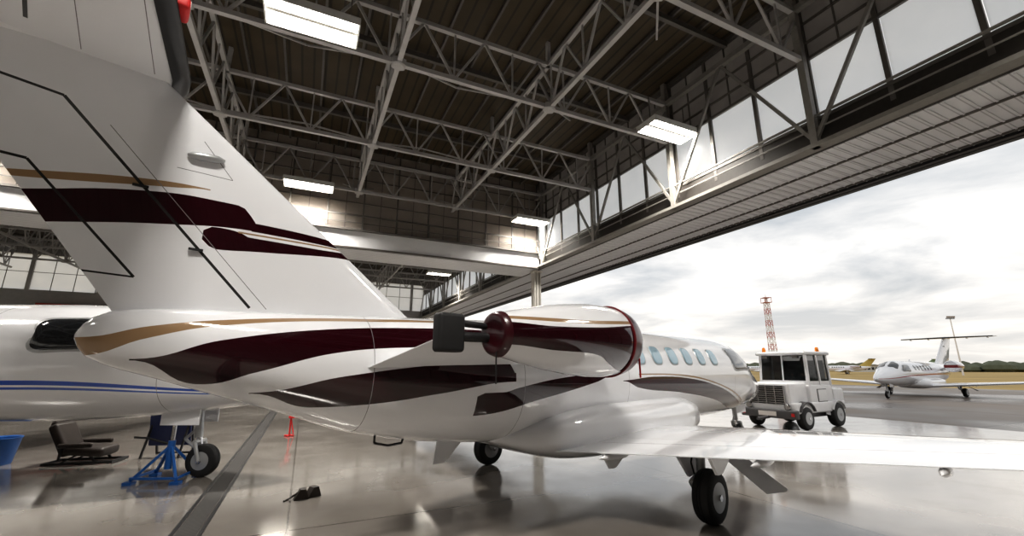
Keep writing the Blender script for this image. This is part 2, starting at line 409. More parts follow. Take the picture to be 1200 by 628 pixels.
seg_t = [(-4.33, 2.17, -5.73, 3.66, .011, BRK), (-5.73, 3.66, -6.2, 3.72, .01, BRK), (-5.13, 2.345, -5.83, 3.12, .009, BRK), (-5.13, 2.345, -5.45, 2.36, .007, BRK), (-5.83, 3.12, -6.1, 3.14, .01, BRK),
         (-4.2, 2.17, -5.45, 3.52, .003, LN), (-4.6, 3.3, -5.0, 3.3, .003, LN), (-4.6, 3.3, -4.85, 3.6, .003, LN)]
L_nac = [
 (MAROON, -2.7, -.4, [(-2.6, 2.06), (-2.1, 2.04), (-1.5, 2.06), (-.7, 2.12)], [(-2.6, 1.86), (-2.1, 1.82), (-1.5, 1.78), (-1.3, 1.70), (-.9, 1.62)]),
 (GOLD, -2.7, -.4, [(-2.6, 2.12), (-1.9, 2.12), (-1.0, 2.16), (-.5, 2.2)], [(-2.6, 2.09), (-1.9, 2.085), (-1.0, 2.125), (-.5, 2.17)])]
wing_lines = [(-.86, .25, 1.0, 6.6, .007, LN), (-.5, .2, 1.0, 6.6, .003, LN), (1.55, -.087, 1.0, 6.9, .004, LN)]
boot = simple('deice_boot', (.02, .02, .022), .35)
fm = livery('jet_fuselage_paint', WHITE, L_fus, seg_f)
tm = livery('jet_fin_paint', WHITE, L_fin, seg_t)
nm_ = livery('jet_nacelle_paint', WHITE, L_nac)
wm = livery('jet_wing_paint', WHITE, [], (), wing_lines)
sm = livery('jet_tailplane_paint', WHITE, [], (), [(-6.0, .1, .25, 2.6, .012, BRK), (-5.25, -.1, .1, 2.6, .003, LN), (-5.7, 0, .1, 2.6, .003, LN)])
build_jet('business_jet', (.886, 6.66, 0), math.atan2(.662, .751), 1, fm, tm, nm_, wm, boot, stabm=sm, tag=True)

BLUE = (.015, .08, .45)
L2 = [(BLUE, -5, 6.9, [(-5, 1.27), (4, 1.27), (6.8, 1.12)], [(-5, 1.215), (4, 1.215), (6.8, 1.10)]),
      (BLUE, -5, 6.9, [(-5, 1.19), (4, 1.19), (6.8, 1.08)], [(-5, 1.16), (4, 1.16), (6.8, 1.07)])]
fm2 = livery('second_jet_paint', WHITE, L2, [(3.3, .7, 3.3, 2.3, .004, LN), (5.5, .7, 5.5, 2.0, .003, LN)])
wm2 = livery('second_jet_white', WHITE, [], ())
build_jet('business_jet', (-3.6 - 6.95 * 1.17 * .9995, 7.3 - 6.95 * 1.17 * .03, 0), .03, 1.17, fm2, wm2, wm2, wm2, boot, glass=dglass)
L3 = [((.35, .03, .03), -5, 6.9, [(-5, 1.5), (4, 1.4), (6.8, 1.2)], [(-5, 1.42), (4, 1.33), (6.8, 1.17)])]
fm3 = livery('parked_jet_paint', WHITE, L3, [])
nm3 = livery('parked_jet_nacelle', WHITE, [((.2, .03, .03), -2.7, -.4, [(-2.6, 2.05), (-.5, 2.05)], [(-2.6, 1.85), (-.5, 1.85)])])
farjet = build_jet('business_jet', (26.2, 28.1, 0.0), math.atan2(-.49, -.87), .92, fm3, wm2, nm3, wm2, boot, covers=False, glass=dglass)

# ---------------------------------------------------------------- hangar shell   (x=d toward door wall, y=e along door line)
def procmat(name, fn):
    m, nt, b = new_mat(name); fn(nt, NB(nt), b); return m
def f_floor(nt, nb, b):
    tc = nt.nodes.new('ShaderNodeTexCoord')
    n1 = nt.nodes.new('ShaderNodeTexNoise'); n1.inputs['Scale'].default_value = .35; n1.inputs['Detail'].default_value = 8
    n2 = nt.nodes.new('ShaderNodeTexNoise'); n2.inputs['Scale'].default_value = 1.6; n2.inputs['Detail'].default_value = 8
    for n in (n1, n2): nt.links.new(tc.outputs['Object'], n.inputs['Vector'])
    r = nt.nodes.new('ShaderNodeValToRGB'); r.color_ramp.elements[0].position = .35; r.color_ramp.elements[1].position = .7
    r.color_ramp.elements[0].color = (.21, .19, .17, 1); r.color_ramp.elements[1].color = (.37, .345, .315, 1)
    nt.links.new(n1.outputs['Fac'], r.inputs[0])
    br = nt.nodes.new('ShaderNodeTexBrick'); br.offset = 0; br.inputs['Scale'].default_value = 1; br.inputs['Brick Width'].default_value = 5.5; br.inputs['Row Height'].default_value = 5.5
    br.inputs['Mortar Size'].default_value = .012; br.inputs['Color1'].default_value = (1, 1, 1, 1); br.inputs['Color2'].default_value = (.95, .95, .95, 1); br.inputs['Mortar'].default_value = (.4, .38, .36, 1)
    nt.links.new(tc.outputs['Object'], br.inputs['Vector'])
    mx = nt.nodes.new('ShaderNodeMix'); mx.data_type = 'RGBA'; mx.blend_type = 'MULTIPLY'; mx.inputs[0].default_value = 1
    nt.links.new(r.outputs[0], mx.inputs[6]); nt.links.new(br.outputs['Color'], mx.inputs[7]); nt.links.new(mx.outputs[2], b.inputs['Base Color'])
    mr = nt.nodes.new('ShaderNodeMapRange'); mr.inputs[1].default_value = .38; mr.inputs[2].default_value = .65; mr.inputs[3].default_value = .07; mr.inputs[4].default_value = .22
    nt.links.new(n2.outputs['Fac'], mr.inputs[0]); nt.links.new(mr.outputs[0], b.inputs['Roughness'])
    bp = nt.nodes.new('ShaderNodeBump'); bp.inputs['Strength'].default_value = .03; bp.inputs['Distance'].default_value = .04
    nt.links.new(n1.outputs['Fac'], bp.inputs['Height']); nt.links.new(bp.outputs[0], b.inputs['Normal'])
    b.inputs['Coat Weight'].default_value = .6; b.inputs['Coat Roughness'].default_value = .10
floor_m = procmat('epoxy_floor', f_floor)
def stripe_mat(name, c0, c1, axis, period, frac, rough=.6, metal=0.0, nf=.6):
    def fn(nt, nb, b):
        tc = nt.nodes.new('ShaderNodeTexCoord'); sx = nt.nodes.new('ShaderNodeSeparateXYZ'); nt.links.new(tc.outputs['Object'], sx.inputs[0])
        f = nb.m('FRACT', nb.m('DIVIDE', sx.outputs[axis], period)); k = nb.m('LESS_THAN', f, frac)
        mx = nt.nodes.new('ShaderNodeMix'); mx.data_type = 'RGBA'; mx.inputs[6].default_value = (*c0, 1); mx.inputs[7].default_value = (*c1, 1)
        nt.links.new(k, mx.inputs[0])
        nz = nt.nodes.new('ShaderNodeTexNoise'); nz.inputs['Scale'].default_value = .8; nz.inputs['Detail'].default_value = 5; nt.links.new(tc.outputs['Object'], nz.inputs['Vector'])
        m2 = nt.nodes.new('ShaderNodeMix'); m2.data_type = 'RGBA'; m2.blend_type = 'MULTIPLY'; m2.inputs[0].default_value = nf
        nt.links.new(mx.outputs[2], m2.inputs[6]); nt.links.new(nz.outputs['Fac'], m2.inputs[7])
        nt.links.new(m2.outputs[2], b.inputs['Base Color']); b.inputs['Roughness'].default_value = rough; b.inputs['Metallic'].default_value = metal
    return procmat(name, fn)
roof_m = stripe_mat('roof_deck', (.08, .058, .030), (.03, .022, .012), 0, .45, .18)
soff_m = stripe_mat('soffit_sheet', (.82, .83, .85), (.5, .5, .52), 1, .3, .1, .35, nf=.2)
wall_m = stripe_mat('wall_sheet', (.42, .41, .40), (.25, .24, .23), 0, .4, .1)
def translucent(name, col, tw=.65, nscale=1.2, cvar=.25):
    m = bpy.data.materials.new(name); m.use_nodes = True; nt = m.node_tree; nt.nodes.clear()
    o = nt.nodes.new('ShaderNodeOutputMaterial'); d = nt.nodes.new('ShaderNodeBsdfDiffuse'); t = nt.nodes.new('ShaderNodeBsdfTranslucent'); mx = nt.nodes.new('ShaderNodeMixShader')
    mx.inputs[0].default_value = tw
    tc = nt.nodes.new('ShaderNodeTexCoord'); nz = nt.nodes.new('ShaderNodeTexNoise'); nz.inputs['Scale'].default_value = nscale; nz.inputs['Detail'].default_value = 5
    nt.links.new(tc.outputs['Object'], nz.inputs['Vector'])
    c = nt.nodes.new('ShaderNodeMix'); c.data_type = 'RGBA'; c.inputs[6].default_value = (*[x * (1 - cvar) for x in col], 1); c.inputs[7].default_value = (*[min(1, x * (1 + cvar)) for x in col], 1)
    nt.links.new(nz.outputs['Fac'], c.inputs[0])
    nt.links.new(c.outputs[2], d.inputs[0]); nt.links.new(c.outputs[2], t.inputs[0])
    nt.links.new(d.outputs[0], mx.inputs[1]); nt.links.new(t.outputs[0], mx.inputs[2]); nt.links.new(mx.outputs[0], o.inputs[0])
    return m
glz_w = translucent('white_glazing', (.93, .95, .97), .95, .7, .08)
glz_g = translucent('grey_glazing', (.36, .34, .32), .6)
glz_b = translucent('partition_glazing', (.46, .42, .38), .6)
frame_m = simple('frame_grey', (.13, .12, .11), .5, .2, noise=.2)
conc = simple('concrete_wall', (.40, .38, .35), .8, noise=.2, nscale=2)

D0, D1_, E0, E1 = -30, 13.4, -14, 56
g = Geo(); g.box(((D0 + 17.6) / 2, (E0 + E1) / 2, -.1), (17.6 - D0, E1 - E0, .2), floor_m); g.obj('floor', rot=HROT, flat=True)
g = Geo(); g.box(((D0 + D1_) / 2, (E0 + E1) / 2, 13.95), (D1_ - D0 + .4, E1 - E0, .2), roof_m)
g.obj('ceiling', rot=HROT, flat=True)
g = Geo()
for i in range(32):
    x = D0 + .6 + i * 1.375
    if x < D1_: g.beam((x, E0 + .2, 13.76), (x, E1 - .2, 13.76), .08, .16, frame_m)
for j in range(13):
    y = E0 + 1 + j * 5.5
    g.beam((D0 + .2, y, 13.55), (D1_ - .2, y, 13.55), .14, .22, frame_m)
g.obj('trim_purlins', rot=HROT, flat=True)

g = Geo(); ZB, ZT = 11.0, 12.8
def truss(p0, p1, n, zb=ZB, zt=ZT, cw=.15, ww=.075):
    p0 = Vector(p0); p1 = Vector(p1)
    up = lambda p, z: (p.x, p.y, z)
    g.beam(up(p0, zb), up(p1, zb), cw, cw, trussm); g.beam(up(p0, zt), up(p1, zt), cw, cw, trussm)
    for i in range(n):
        a = p0.lerp(p1, i / n); b = p0.lerp(p1, (i + 1) / n); mid = (a + b) / 2
        g.beam(up(a, zt), up(mid, zb), ww, ww, trussm); g.beam(up(mid, zb), up(b, zt), ww, ww, trussm)
        g.beam(up(mid, zb), up(mid, zt), ww * .7, ww * .7, trussm)
dcols = [-26, -20.3, -14.8, -9.3, -3.8, 1.73, 7.2, 12.7]
erows = [-10, -4.5, 1, 6.5, 12, 17.5, 23, 28.5, 34, 39.5, 45, 50.5]
for e in erows: truss((D0 + .3, e, 0), (13.2, e, 0), 20)
for d in dcols[:-1]: truss((d, E0 + .3, 0), (d, E1 - .3, 0), 34)
for d in dcols[:-1]:
    for e in erows:
        g.lathe((d, e, ZB - .14), (0, 0, 1), [(0, .2), (.04, .25), (.24, .25), (.28, .2)], trussm, 6)
        g.beam((d, e, ZT), (d, e, 13.8), .14, .14, trussm)
        if e < 23.5:
            g.beam((d, e, ZB + .1), (d + 2.75, e + 2.75, ZT), .06, .06, trussm)
            g.beam((d, e, ZB + .1), (d - 2.75, e + 2.75, ZT), .06, .06, trussm)
g.obj('roof_trusses', rot=HROT, flat=True)

g = Geo()
P = 5.5 / 3
k0 = int((E0 - 1) / P)
for i in range(k0, int((E1 - 1) / P)):
    y0 = 1 + i * P
    g.box((13.42, y0 + P / 2, 10.1), (.03, P - .16, 2.0), glz_w)
    g.box((13.42, y0 + P / 2, 12.45), (.03, P - .06, 2.65), glz_g)
g.obj('window_1', rot=HROT, flat=True)
g = Geo()
for i in range(k0, int((E1 - 1) / P) + 1):
    g.box((13.38, 1 + i * P, 11.2), (.1, .12, 5.3), frame_m)
for i in range(2 * k0, 2 * int((E1 - 1) / P) + 1):
    g.box((13.38, 1 + i * P / 2, 12.5), (.05, .04, 2.6), frame_m)
for z, h in ((9.03, .1), (11.13, .1), (11.7, .05), (12.4, .05), (13.1, .05), (13.8, .2)):
    g.beam((13.37, E0, z), (13.37, E1, z), .1, h, frame_m)
g.box((13.4, (E0 + E1) / 2, 8.52), (.12, E1 - E0, 1.0), simple('fascia_dark', (.035, .03, .026), .6, noise=.3))
g.obj('wall_door_side', rot=HROT, flat=True)
g = Geo()
brm = simple('brace_paint', (.26, .25, .23), .5, .1, noise=.2)
for e in [x for x in erows if x <= 51]:
    g.beam((13.05, e, 8.0), (13.05, e, 13.8), .2, .2, brm)
    g.beam((13.05, e, 8.2), (13.05, e + 2.75, 12.8), .1, .1, brm)
    g.beam((13.05, e + 5.5, 8.2), (13.05, e + 2.75, 12.8), .1, .1, brm)
g.beam((13.05, E0, 12.8), (13.05, E1 - .3, 12.8), .2, .2, brm)
g.beam((13.05, E0, 9.0), (13.05, E1 - .3, 9.0), .06, .06, brm)
g.beam((13.05, E0, 8.6), (13.05, E1 - .3, 8.6), .04, .04, brm)
g.beam((13.1, E0, 8.06), (13.1, E1 - .3, 8.06), .4, .12, brm)
g.obj('trim_wall_bracing', rot=HROT, flat=True)
g = Geo()
L = E1 - E0
g.box((15.5, (E0 + E1) / 2, 8.14), (3.98, L, .24), soff_m)
for d in (14.7, 16.1, 16.9):
    g.beam((d, E0, 7.99), (d, E1, 7.99), .05, .06, frame_m)
g.box((17.45, (E0 + E1) / 2, 8.2), (.2, L, .56), simple('header_edge', (.07, .07, .07), .5))
g.box((17.15, (E0 + E1) / 2, 7.97), (.18, L, .1), dark)
for i in range(int(L / .3)):
    g.box((15.3, E0 + .15 + i * .3, 8.01), (3.5, .04, .03), soff_m)
g.obj('door_header', rot=HROT, flat=True)
g = Geo()
for k, (y0, y1, d) in enumerate(((-13.7, -8.6, 16.3), (-9, -3.6, 16.7), (-4, 1.0, 17.1))):  # unseen closed leaves, added to block sky light and its reflections
    g.box((d, (y0 + y1) / 2, 3.95), (.1, y1 - y0, 7.8), wall_m)
    for y in (y0 + .1, (y0 + y1) / 2, y1 - .1): g.box((d - .1, y, 3.95), (.14, .14, 7.8), frame_m)
    for z in (.15, 2.6, 5.2, 7.75): g.box((d - .1, (y0 + y1) / 2, z), (.12, y1 - y0, .14), frame_m)
g.obj('added_door_leaves', rot=HROT, flat=True)
g = Geo()
g.box((-8.2, 23.7, 8.45), (42.6, .25, 1.0), soff_m)
g.box((-8.2, 24.9, 8.0), (42.6, 2.4, .18), soff_m)
g.beam((-29.5, 23.5, 8.96), (13.1, 23.5, 8.96), .18, .1, frame_m); g.beam((-29.5, 23.5, 7.95), (13.1, 23.5, 7.95), .18, .08, frame_m)
for z in (9.35, 9.75): g.beam((-29.5, 23.45, z), (13.1, 23.45, z), .04, .04, frame_m)
for i in range(24):
    g.beam((-29 + i * 1.83, 23.45, 8.9), (-29 + i * 1.83, 23.45, 9.75), .04, .04, frame_m)
    g.beam((-29 + i * 1.83, 23.75, 8.9), (-29 + i * 1.83, 23.75, 13.8), .08, .08, frame_m)
for i in range(48): g.beam((-29 + i * .915, 23.75, 8.9), (-29 + i * .915, 23.75, 13.8), .03, .03, frame_m)
for z in (9.9, 10.6, 11.3, 12.0, 12.7, 13.3): g.beam((-29.5, 23.75, z), (13.2, 23.75, z), .05, .05, frame_m)
g.obj('wall_partition_frame', rot=HROT, flat=True)
g = Geo(); g.box((-8.2, 23.8, 11.4), (42.8, .03, 4.8), glz_b); g.obj('window_2', rot=HROT, flat=True)
colp = simple('column_paint', (.6, .58, .54), .5, noise=.1)
for d in (13.1, -20.3):
    g = Geo()
    g.box((d, 24.0, 3.95), (.16, .45, 7.9), colp); g.box((d - .2, 24.0, 3.95), (.05, .5, 7.9), colp); g.box((d + .2, 24.0, 3.95), (.05, .5, 7.9), colp)
    g.box((d, 24.0, 3.95), (.36, .1, 7.9), colp); g.box((d, 24.0, .15), (.7, .7, .3), conc); g.box((d, 24.0, 7.8), (.6, .6, .1), colp)
    g.obj('steel_column', rot=HROT, flat=True)
g = Geo()
cx = (D0 + 13.4) / 2; wd = 13.4 - D0
g.box((cx, E1 - .1, 3.6), (wd, .2, 7.2), wall_m); g.box((cx, E1 - .1, 8.1), (wd, .25, 1.8), trussm); g.box((cx, E1 - .1, 13.2), (wd, .2, 1.5), wall_m)
for i in range(9): g.box((D0 + .2 + i * 5.2, E1 - .15, 10.7), (.3, .25, 3.6), trussm)
g.box((-19, E1 - .5, 7.3), (9, .6, .8), simple('red_banner', (.45, .05, .03), .6))
g.obj('wall_back', rot=HROT, flat=True)
g = Geo(); g.box((cx, E1 - .12, 10.7), (wd, .03, 3.6), glz_w)
g.box((cx, E1 - .2, 10.7), (wd, .05, .05), frame_m)
for i in range(26): g.box((D0 + .4 + i * 1.66, E1 - .2, 10.7), (.05, .05, 3.6), frame_m)
g.obj('window_3', rot=HROT, flat=True)
g = Geo()
g.box((D0 - .1, (E0 + E1) / 2, 4.0), (.2, L, 8.0), conc); g.box((D0 - .1, (E0 + E1) / 2, 13.2), (.2, L, 1.6), conc)
for i in range(26): g.box((D0 - .1, E0 + .2 + i * 2.75, 10.2), (.25, .3, 4.4), trussm)
g.obj('wall_left', rot=HROT, flat=True)
g = Geo(); g.box((D0 - .1, (E0 + E1) / 2, 10.2), (.03, L, 4.4), glz_w); g.obj('window_4', rot=HROT, flat=True)
g = Geo()
g.box((cx + 2, E0 - .1, 6.95), (wd + 4, .2, 13.9), wall_m)  # unseen wall added behind the camera, shuts out sky fill and reflections
for i in range(9): g.box((D0 + .5 + i * 5.4, E0 + .1, 6.9), (.3, .3, 13.6), brm)
g.obj('wall_rear_unseen', rot=HROT, flat=True)

g = Geo()
def f_gr(nt, nb, b):
    tc = nt.nodes.new('ShaderNodeTexCoord'); sx = nt.nodes.new('ShaderNodeSeparateXYZ'); nt.links.new(tc.outputs['Object'], sx.inputs[0])
    k = nb.m('LESS_THAN', nb.m('FRACT', nb.m('DIVIDE', sx.outputs[1], .04)), .5)
    mx = nt.nodes.new('ShaderNodeMix'); mx.data_type = 'RGBA'; mx.inputs[6].default_value = (.015, .015, .015, 1); mx.inputs[7].default_value = (.06, .055, .05, 1)
    nt.links.new(k, mx.inputs[0]); nt.links.new(mx.outputs[2], b.inputs['Base Color']); b.inputs['Roughness'].default_value = .7
grate = procmat('grate', f_gr)
g.box((-.93, 9, .003), (.2, 34, .006), grate)
g.box((-.80, 9, .004), (.04, 34, .008), dark); g.box((-1.06, 9, .004), (.04, 34, .008), dark)
g.obj('drain_channel', rot=HROT, flat=True)

# lamps
hous = simple('lamp_housing', (.7, .7, .68), .4, .2)
emis = simple('lamp_tube', (1, 1, 1), .5, emit=(1, .93, .82), es=16)
def lamp(d, e, z=10.75, en=600):
    R = Matrix.Rotation(HROT, 3, 'Z'); p = R @ Vector((d, e, z))
    E = empty('ceiling_lamp', p, HROT)
    g = Geo()
    g.box((0, 0, .1), (2.3, 1.0, .06), hous); g.box((-1.14, 0, 0), (.04, 1.0, .2), hous); g.box((1.14, 0, 0), (.04, 1.0, .2), hous)
    for y in (-.49, .49): g.box((0, y, .0), (2.3, .03, .2), hous)
    g.box((0, 0, .03), (2.26, .12, .1), hous)
    for x in (-.9, .9): g.beam((x, 0, .1), (x, 0, ZB - z + 1.0), .03, .03, frame_m)
    g.obj('housing', E, flat=True)
    g = Geo()
    for y in (-.37, -.27, -.17, .17, .27, .37): g.tube((-1.08, y, .0), (1.08, y, .0), .035, emis, n=8)
    g.obj('tubes', E)
    l = bpy.data.lights.new('lamp_light', 'AREA'); l.shape = 'RECTANGLE'; l.size = 2.1; l.size_y = .8; l.energy = en; l.color = (1, .95, .88); l.spread = math.radians(125)
    o = bpy.data.objects.new('lamp_light', l); scene.collection.objects.link(o); o.parent = E; o.location = (0, 0, -.06)
for d in (-13.4, -.7, 12):
    for e in (-1, 11, 22.6):
        lamp(d, e)
for d in (-13.4, -.7, 11): lamp(d, 40, en=1000)

# ---------------------------------------------------------------- exterior
def f_ap(nt, nb, b):
    tc = nt.nodes.new('ShaderNodeTexCoord')
    n1 = nt.nodes.new('ShaderNodeTexNoise'); n1.inputs['Scale'].default_value = .12; n1.inputs['Detail'].default_value = 9; nt.links.new(tc.outputs['Object'], n1.inputs['Vector'])
    r = nt.nodes.new('ShaderNodeValToRGB'); r.color_ramp.elements[0].position = .4; r.color_ramp.elements[1].position = .62
    r.color_ramp.elements[0].color = (.11, .09, .08, 1); r.color_ramp.elements[1].color = (.32, .27, .23, 1); nt.links.new(n1.outputs['Fac'], r.inputs[0])
    br = nt.nodes.new('ShaderNodeTexBrick'); br.offset = 0; br.inputs['Scale'].default_value = 1; br.inputs['Brick Width'].default_value = 6; br.inputs['Row Height'].default_value = 6
    br.inputs['Mortar Size'].default_value = .05; br.inputs['Color1'].default_value = (1, 1, 1, 1); br.inputs['Color2'].default_value = (.85, .85, .85, 1); br.inputs['Mortar'].default_value = (.3, .28, .26, 1)
    nt.links.new(tc.outputs['Object'], br.inputs['Vector'])
    mx = nt.nodes.new('ShaderNodeMix'); mx.data_type = 'RGBA'; mx.blend_type = 'MULTIPLY'; mx.inputs[0].default_value = 1
    nt.links.new(r.outputs[0], mx.inputs[6]); nt.links.new(br.outputs['Color'], mx.inputs[7]); nt.links.new(mx.outputs[2], b.inputs['Base Color'])
    mr = nt.nodes.new('ShaderNodeMapRange'); mr.inputs[1].default_value = .4; mr.inputs[2].default_value = .62; mr.inputs[3].default_value = .25; mr.inputs[4].default_value = .7
    nt.links.new(n1.outputs['Fac'], mr.inputs[0]); nt.links.new(mr.outputs[0], b.inputs['Roughness'])
g = Geo(); g.box((17.6 + 17, 30, -.105), (34, 300, .2), procmat('apron_asphalt', f_ap)); g.obj('apron_ground', rot=HROT, flat=True)
g = Geo(); g.box((300, 100, -.42), (1000, 1400, .5), simple('dry_grass', (.40, .28, .10), .9, noise=.6, nscale=.06)); g.obj('grass_ground', rot=HROT, flat=True)
tree_m = simple('tree_foliage', (.11, .12, .08), .9, noise=.4, nscale=.3)
g = Geo()
for i in range(260):
    a = math.radians(-15 + i * .42); r = 380 + random.uniform(-20, 20); h = random.uniform(3, 7); w = random.uniform(4, 8)
    c = Vector((math.sin(a) * r, math.cos(a) * r, -.2))
    rings = []
    for k, (zz, rr) in enumerate(((0, .7), (.25, 1), (.6, .9), (.85, .55), (1, .1))):
        rings.append([c + Vector((math.cos(t * .785) * w * rr * random.uniform(.85, 1.15), math.sin(t * .785) * w * rr, zz * h)) for t in range(8)])
    g.loft(rings, tree_m)
g.obj('tree_line')
rw = simple('tower_white', (.75, .72, .7), .5); rr_ = simple('tower_red', (.50, .16, .12), .5)
bw = simple('building_white', (.6, .6, .58), .7, noise=.1); bd = simple('building_roof', (.3, .25, .22), .7)
g = Geo()
for (az, r, w, h) in ((33, 300, 26, 4.5), (39, 330, 16, 3.5)):
    a = math.radians(az); c = (math.sin(a) * r, math.cos(a) * r, h / 2 - .2); R = Matrix.Rotation(-a, 3, 'Z')
    g.box(c, (w, 12, h), bw, R); g.box((c[0], c[1], h), (w + 1, 13, .5), bd, R)
    for k in range(8): g.box((c[0] + math.cos(-a) * (k - 3.5) * w / 9 - math.sin(a) * 6.05, c[1] + math.sin(-a) * (k - 3.5) * w / 9 - math.cos(a) * 6.05, h * .5), (w / 14, .2, h * .4), dark, R)
g.obj('terminal_building', flat=True)
def tower(x, y, H, w0, w1):
    g = Geo(); n = 12
    for i in range(n):
        m = rr_ if i % 2 == 0 else rw; z0 = H * i / n; z1 = H * (i + 1) / n
        a = w0 + (w1 - w0) * i / n; b = w0 + (w1 - w0) * (i + 1) / n
        P0 = [(sx * a, sy * a, z0) for sx, sy in ((-1, -1), (1, -1), (1, 1), (-1, 1))]; P1 = [(sx * b, sy * b, z1) for sx, sy in ((-1, -1), (1, -1), (1, 1), (-1, 1))]
        for k in range(4):
            q = (k + 1) % 4
            g.beam(P0[k], P1[k], .13, .13, m); g.beam(P0[k], P1[q], .07, .07, m); g.beam(P0[q], P1[k], .07, .07, m); g.beam(P1[k], P1[q], .08, .08, m)
    g.box((0, 0, H + .1), (w1 * 2 + 1.2, w1 * 2 + 1.2, .15), rr_)
    for sx in (-1, 1):
        for sy in (-1, 1): g.beam((sx * (w1 + .5), sy * (w1 + .5), H), (sx * (w1 + .5), sy * (w1 + .5), H + 1.6), .12, .12, rr_)
    g.box((0, 0, H + 1.7), (w1 * 2 + 1.2, w1 * 2 + 1.2, .12), rr_)
    g.lathe((0, 0, H + .2), (0, 0, 1), [(0, .4), (1, .4), (1.2, .2), (2.6, .06)], rw, 10)
    o = g.obj('radio_tower', flat=True); o.location = (x, y, -.2)
tower(.594 / .9885 * 140, 140, 23, .95, .6)
g = Geo(); g.tube((0, 0, 0), (0, 0, 15.5), .22, rw, .1); g.box((0, 0, 15.6), (2.2, .4, .25), dark)
for x in (-.9, -.3, .3, .9): g.rbox((x, -.25, 16.0), (.45, .3, .45), bd, .06)
o = g.obj('floodlight_mast'); o.location = (1.016 / .99 * 120, 120, -.2)

def copyjet(src, name, loc, rz, sc, finmat=None):
    E = empty(name, loc, rz, sc)
    for ch in src.children:
        c = ch.copy(); c.parent = E; scene.collection.objects.link(c)
        if finmat and ch.name.startswith('tail_fin'):
            c.data = ch.data.copy(); c.data.materials[0] = finmat
yel = simple('tail_yellow', (.55, .42, .12), .4); grn = simple('tail_green', (.25, .36, .25), .4)
copyjet(farjet, 'parked_airliner', (116, 152, -.17), 2.6, 1.25, yel)
copyjet(farjet, 'parked_airliner', (136, 150, -.17), 2.2, 1.2, grn)
copyjet(farjet, 'parked_airliner', (78, 165, -.17), 3.3, 1.3, yel)
copyjet(farjet, 'parked_airliner', (96, 168, -.17), 2.9, 1.2)

# ---------------------------------------------------------------- tow tractor
TH = math.atan2(-.49, -.87)
TP = (8.55, 13.5, 0)
T = empty('tow_tractor', TP, TH)
tw = simple('tractor_white', (.76, .77, .80), .35, noise=.06, coat=.2); tg = simple('tractor_grey', (.08, .08, .085), .6)
tint = simple('tinted_cab_glass', (.012, .014, .016), .05, alpha=.6)
g = Geo()
g.rbox((0, 0, .58), (2.7, 1.5, .3), tw, .05)
g.rbox((.85, 0, .95), (1.0, 1.25, .62), tw, .06)
g.rbox((1.38, 0, .42), (.16, 1.6, .24), tg, .04)
g.rbox((-.15, 0, .95), (1.25, 1.44, .5), tw, .05)
g.rbox((-1.1, 0, .85), (.6, 1.45, .45), tw, .05)
g.box((0, 0, .42), (2.3, 1.1, .25), tg)
g.box((-.15, .725, .9), (.5, .01, .36), tg); g.rbox((-.15, .735, .9), (.46, .012, .32), tw, .005)
g.obj('body', T)
g = Geo()
g.box((1.36, 0, .93), (.04, 1.0, .5), dark)
for i in range(8): g.box((1.39, 0, .72 + i * .06), (.03, 1.0, .02), chrome)
for y in (-.5, -.25, 0, .25, .5): g.box((1.4, y, .93), (.03, .025, .5), chrome)
for y in (-.55, .55): g.lathe((1.36, y, .62), (1, 0, 0), [(0, .09), (.06, .09), (.08, .07)], chrome, 16)
g.box((1.47, 0, .42), (.02, .5, .12), rw)
for y in (-.7, .7): g.box((1.47, y, .42), (.02, .08, .08), red_m)
g.tube((1.4, 0, .32), (1.95, 0, .3), .04, tg)
g.obj('grille', T)
g = Geo()
for x, y in ((.42, -.68), (.42, .68), (-.78, -.68), (-.78, .68), (-.2, .68), (-.2, -.68)): g.beam((x, y, 1.15), (x - (.08 if x > 0 else 0), y * .96, 2.05), .07, .07, tw)
g.rbox((-.2, 0, 2.1), (1.4, 1.48, .11), tw, .05)
g.beam((.42, -.64, 1.25), (.42, .64, 1.25), .05, .12, tw); g.beam((-.76, -.64, 1.25), (-.76, .64, 1.25), .05, .2, tw)
g.beam((.41, 0, 1.3), (.35, 0, 2.05), .04, .04, tw)
g.beam((.4, .67, 1.25), (-.76, .67, 1.25), .04, .1, tw); g.beam((.4, -.67, 1.25), (-.76, -.67, 1.25), .04, .1, tw)
g.rbox((-.74, 0, 1.6), (.03, 1.2, .6), tg, .01)
for y in (-.45, .45): g.box((.46, y, 2.0), (.07, .16, .09), chrome)
g.obj('cab', T)
g = Geo()
g.plate([(.42, -.64, 1.3), (.42, .64, 1.3), (.35, .62, 2.04), (.35, -.62, 2.04)], (.006, 0, 0), tint)
for y in (.675, -.675):
    g.plate([(.4, y, 1.3), (-.2, y, 1.3), (-.2, y * .965, 2.04), (.34, y * .965, 2.04)], (0, .006, 0), tint)
    g.plate([(-.2, y, 1.3), (-.75, y, 1.3), (-.75, y * .965, 2.04), (-.2, y * .965, 2.04)], (0, .006, 0), tint)
g.obj('cab_windows', T, flat=True)
amber = simple('amber_beacon', (.8, .25, .03), .2)
g = Geo()
for x, y in ((.3, -.55), (-.6, .55)): g.lathe((x, y, 2.15), (0, 0, 1), [(0, .05), (.02, .055), (.12, .045), (.15, .02)], amber, 14)
g.obj('beacons', T)
g = Geo()
for y in (-.68, .68):
    wheel(g, (-.85, y, .34), .34, .24); wheel(g, (.85, y, .31), .31, .22)
g.obj('wheels', T)
g = Geo()
for x in (-.85, .85):
    for y in (-.68, .68):
        pts = [(x + .4 * math.cos(t), y, .34 + .4 * math.sin(t)) for t in [math.pi * k / 8 for k in range(9)]]
        for a, b in zip(pts[:-1], pts[1:]): g.beam(a, b, .28, .03, tg if x > 0 else tw)
g.obj('mudguards', T)
g = Geo()
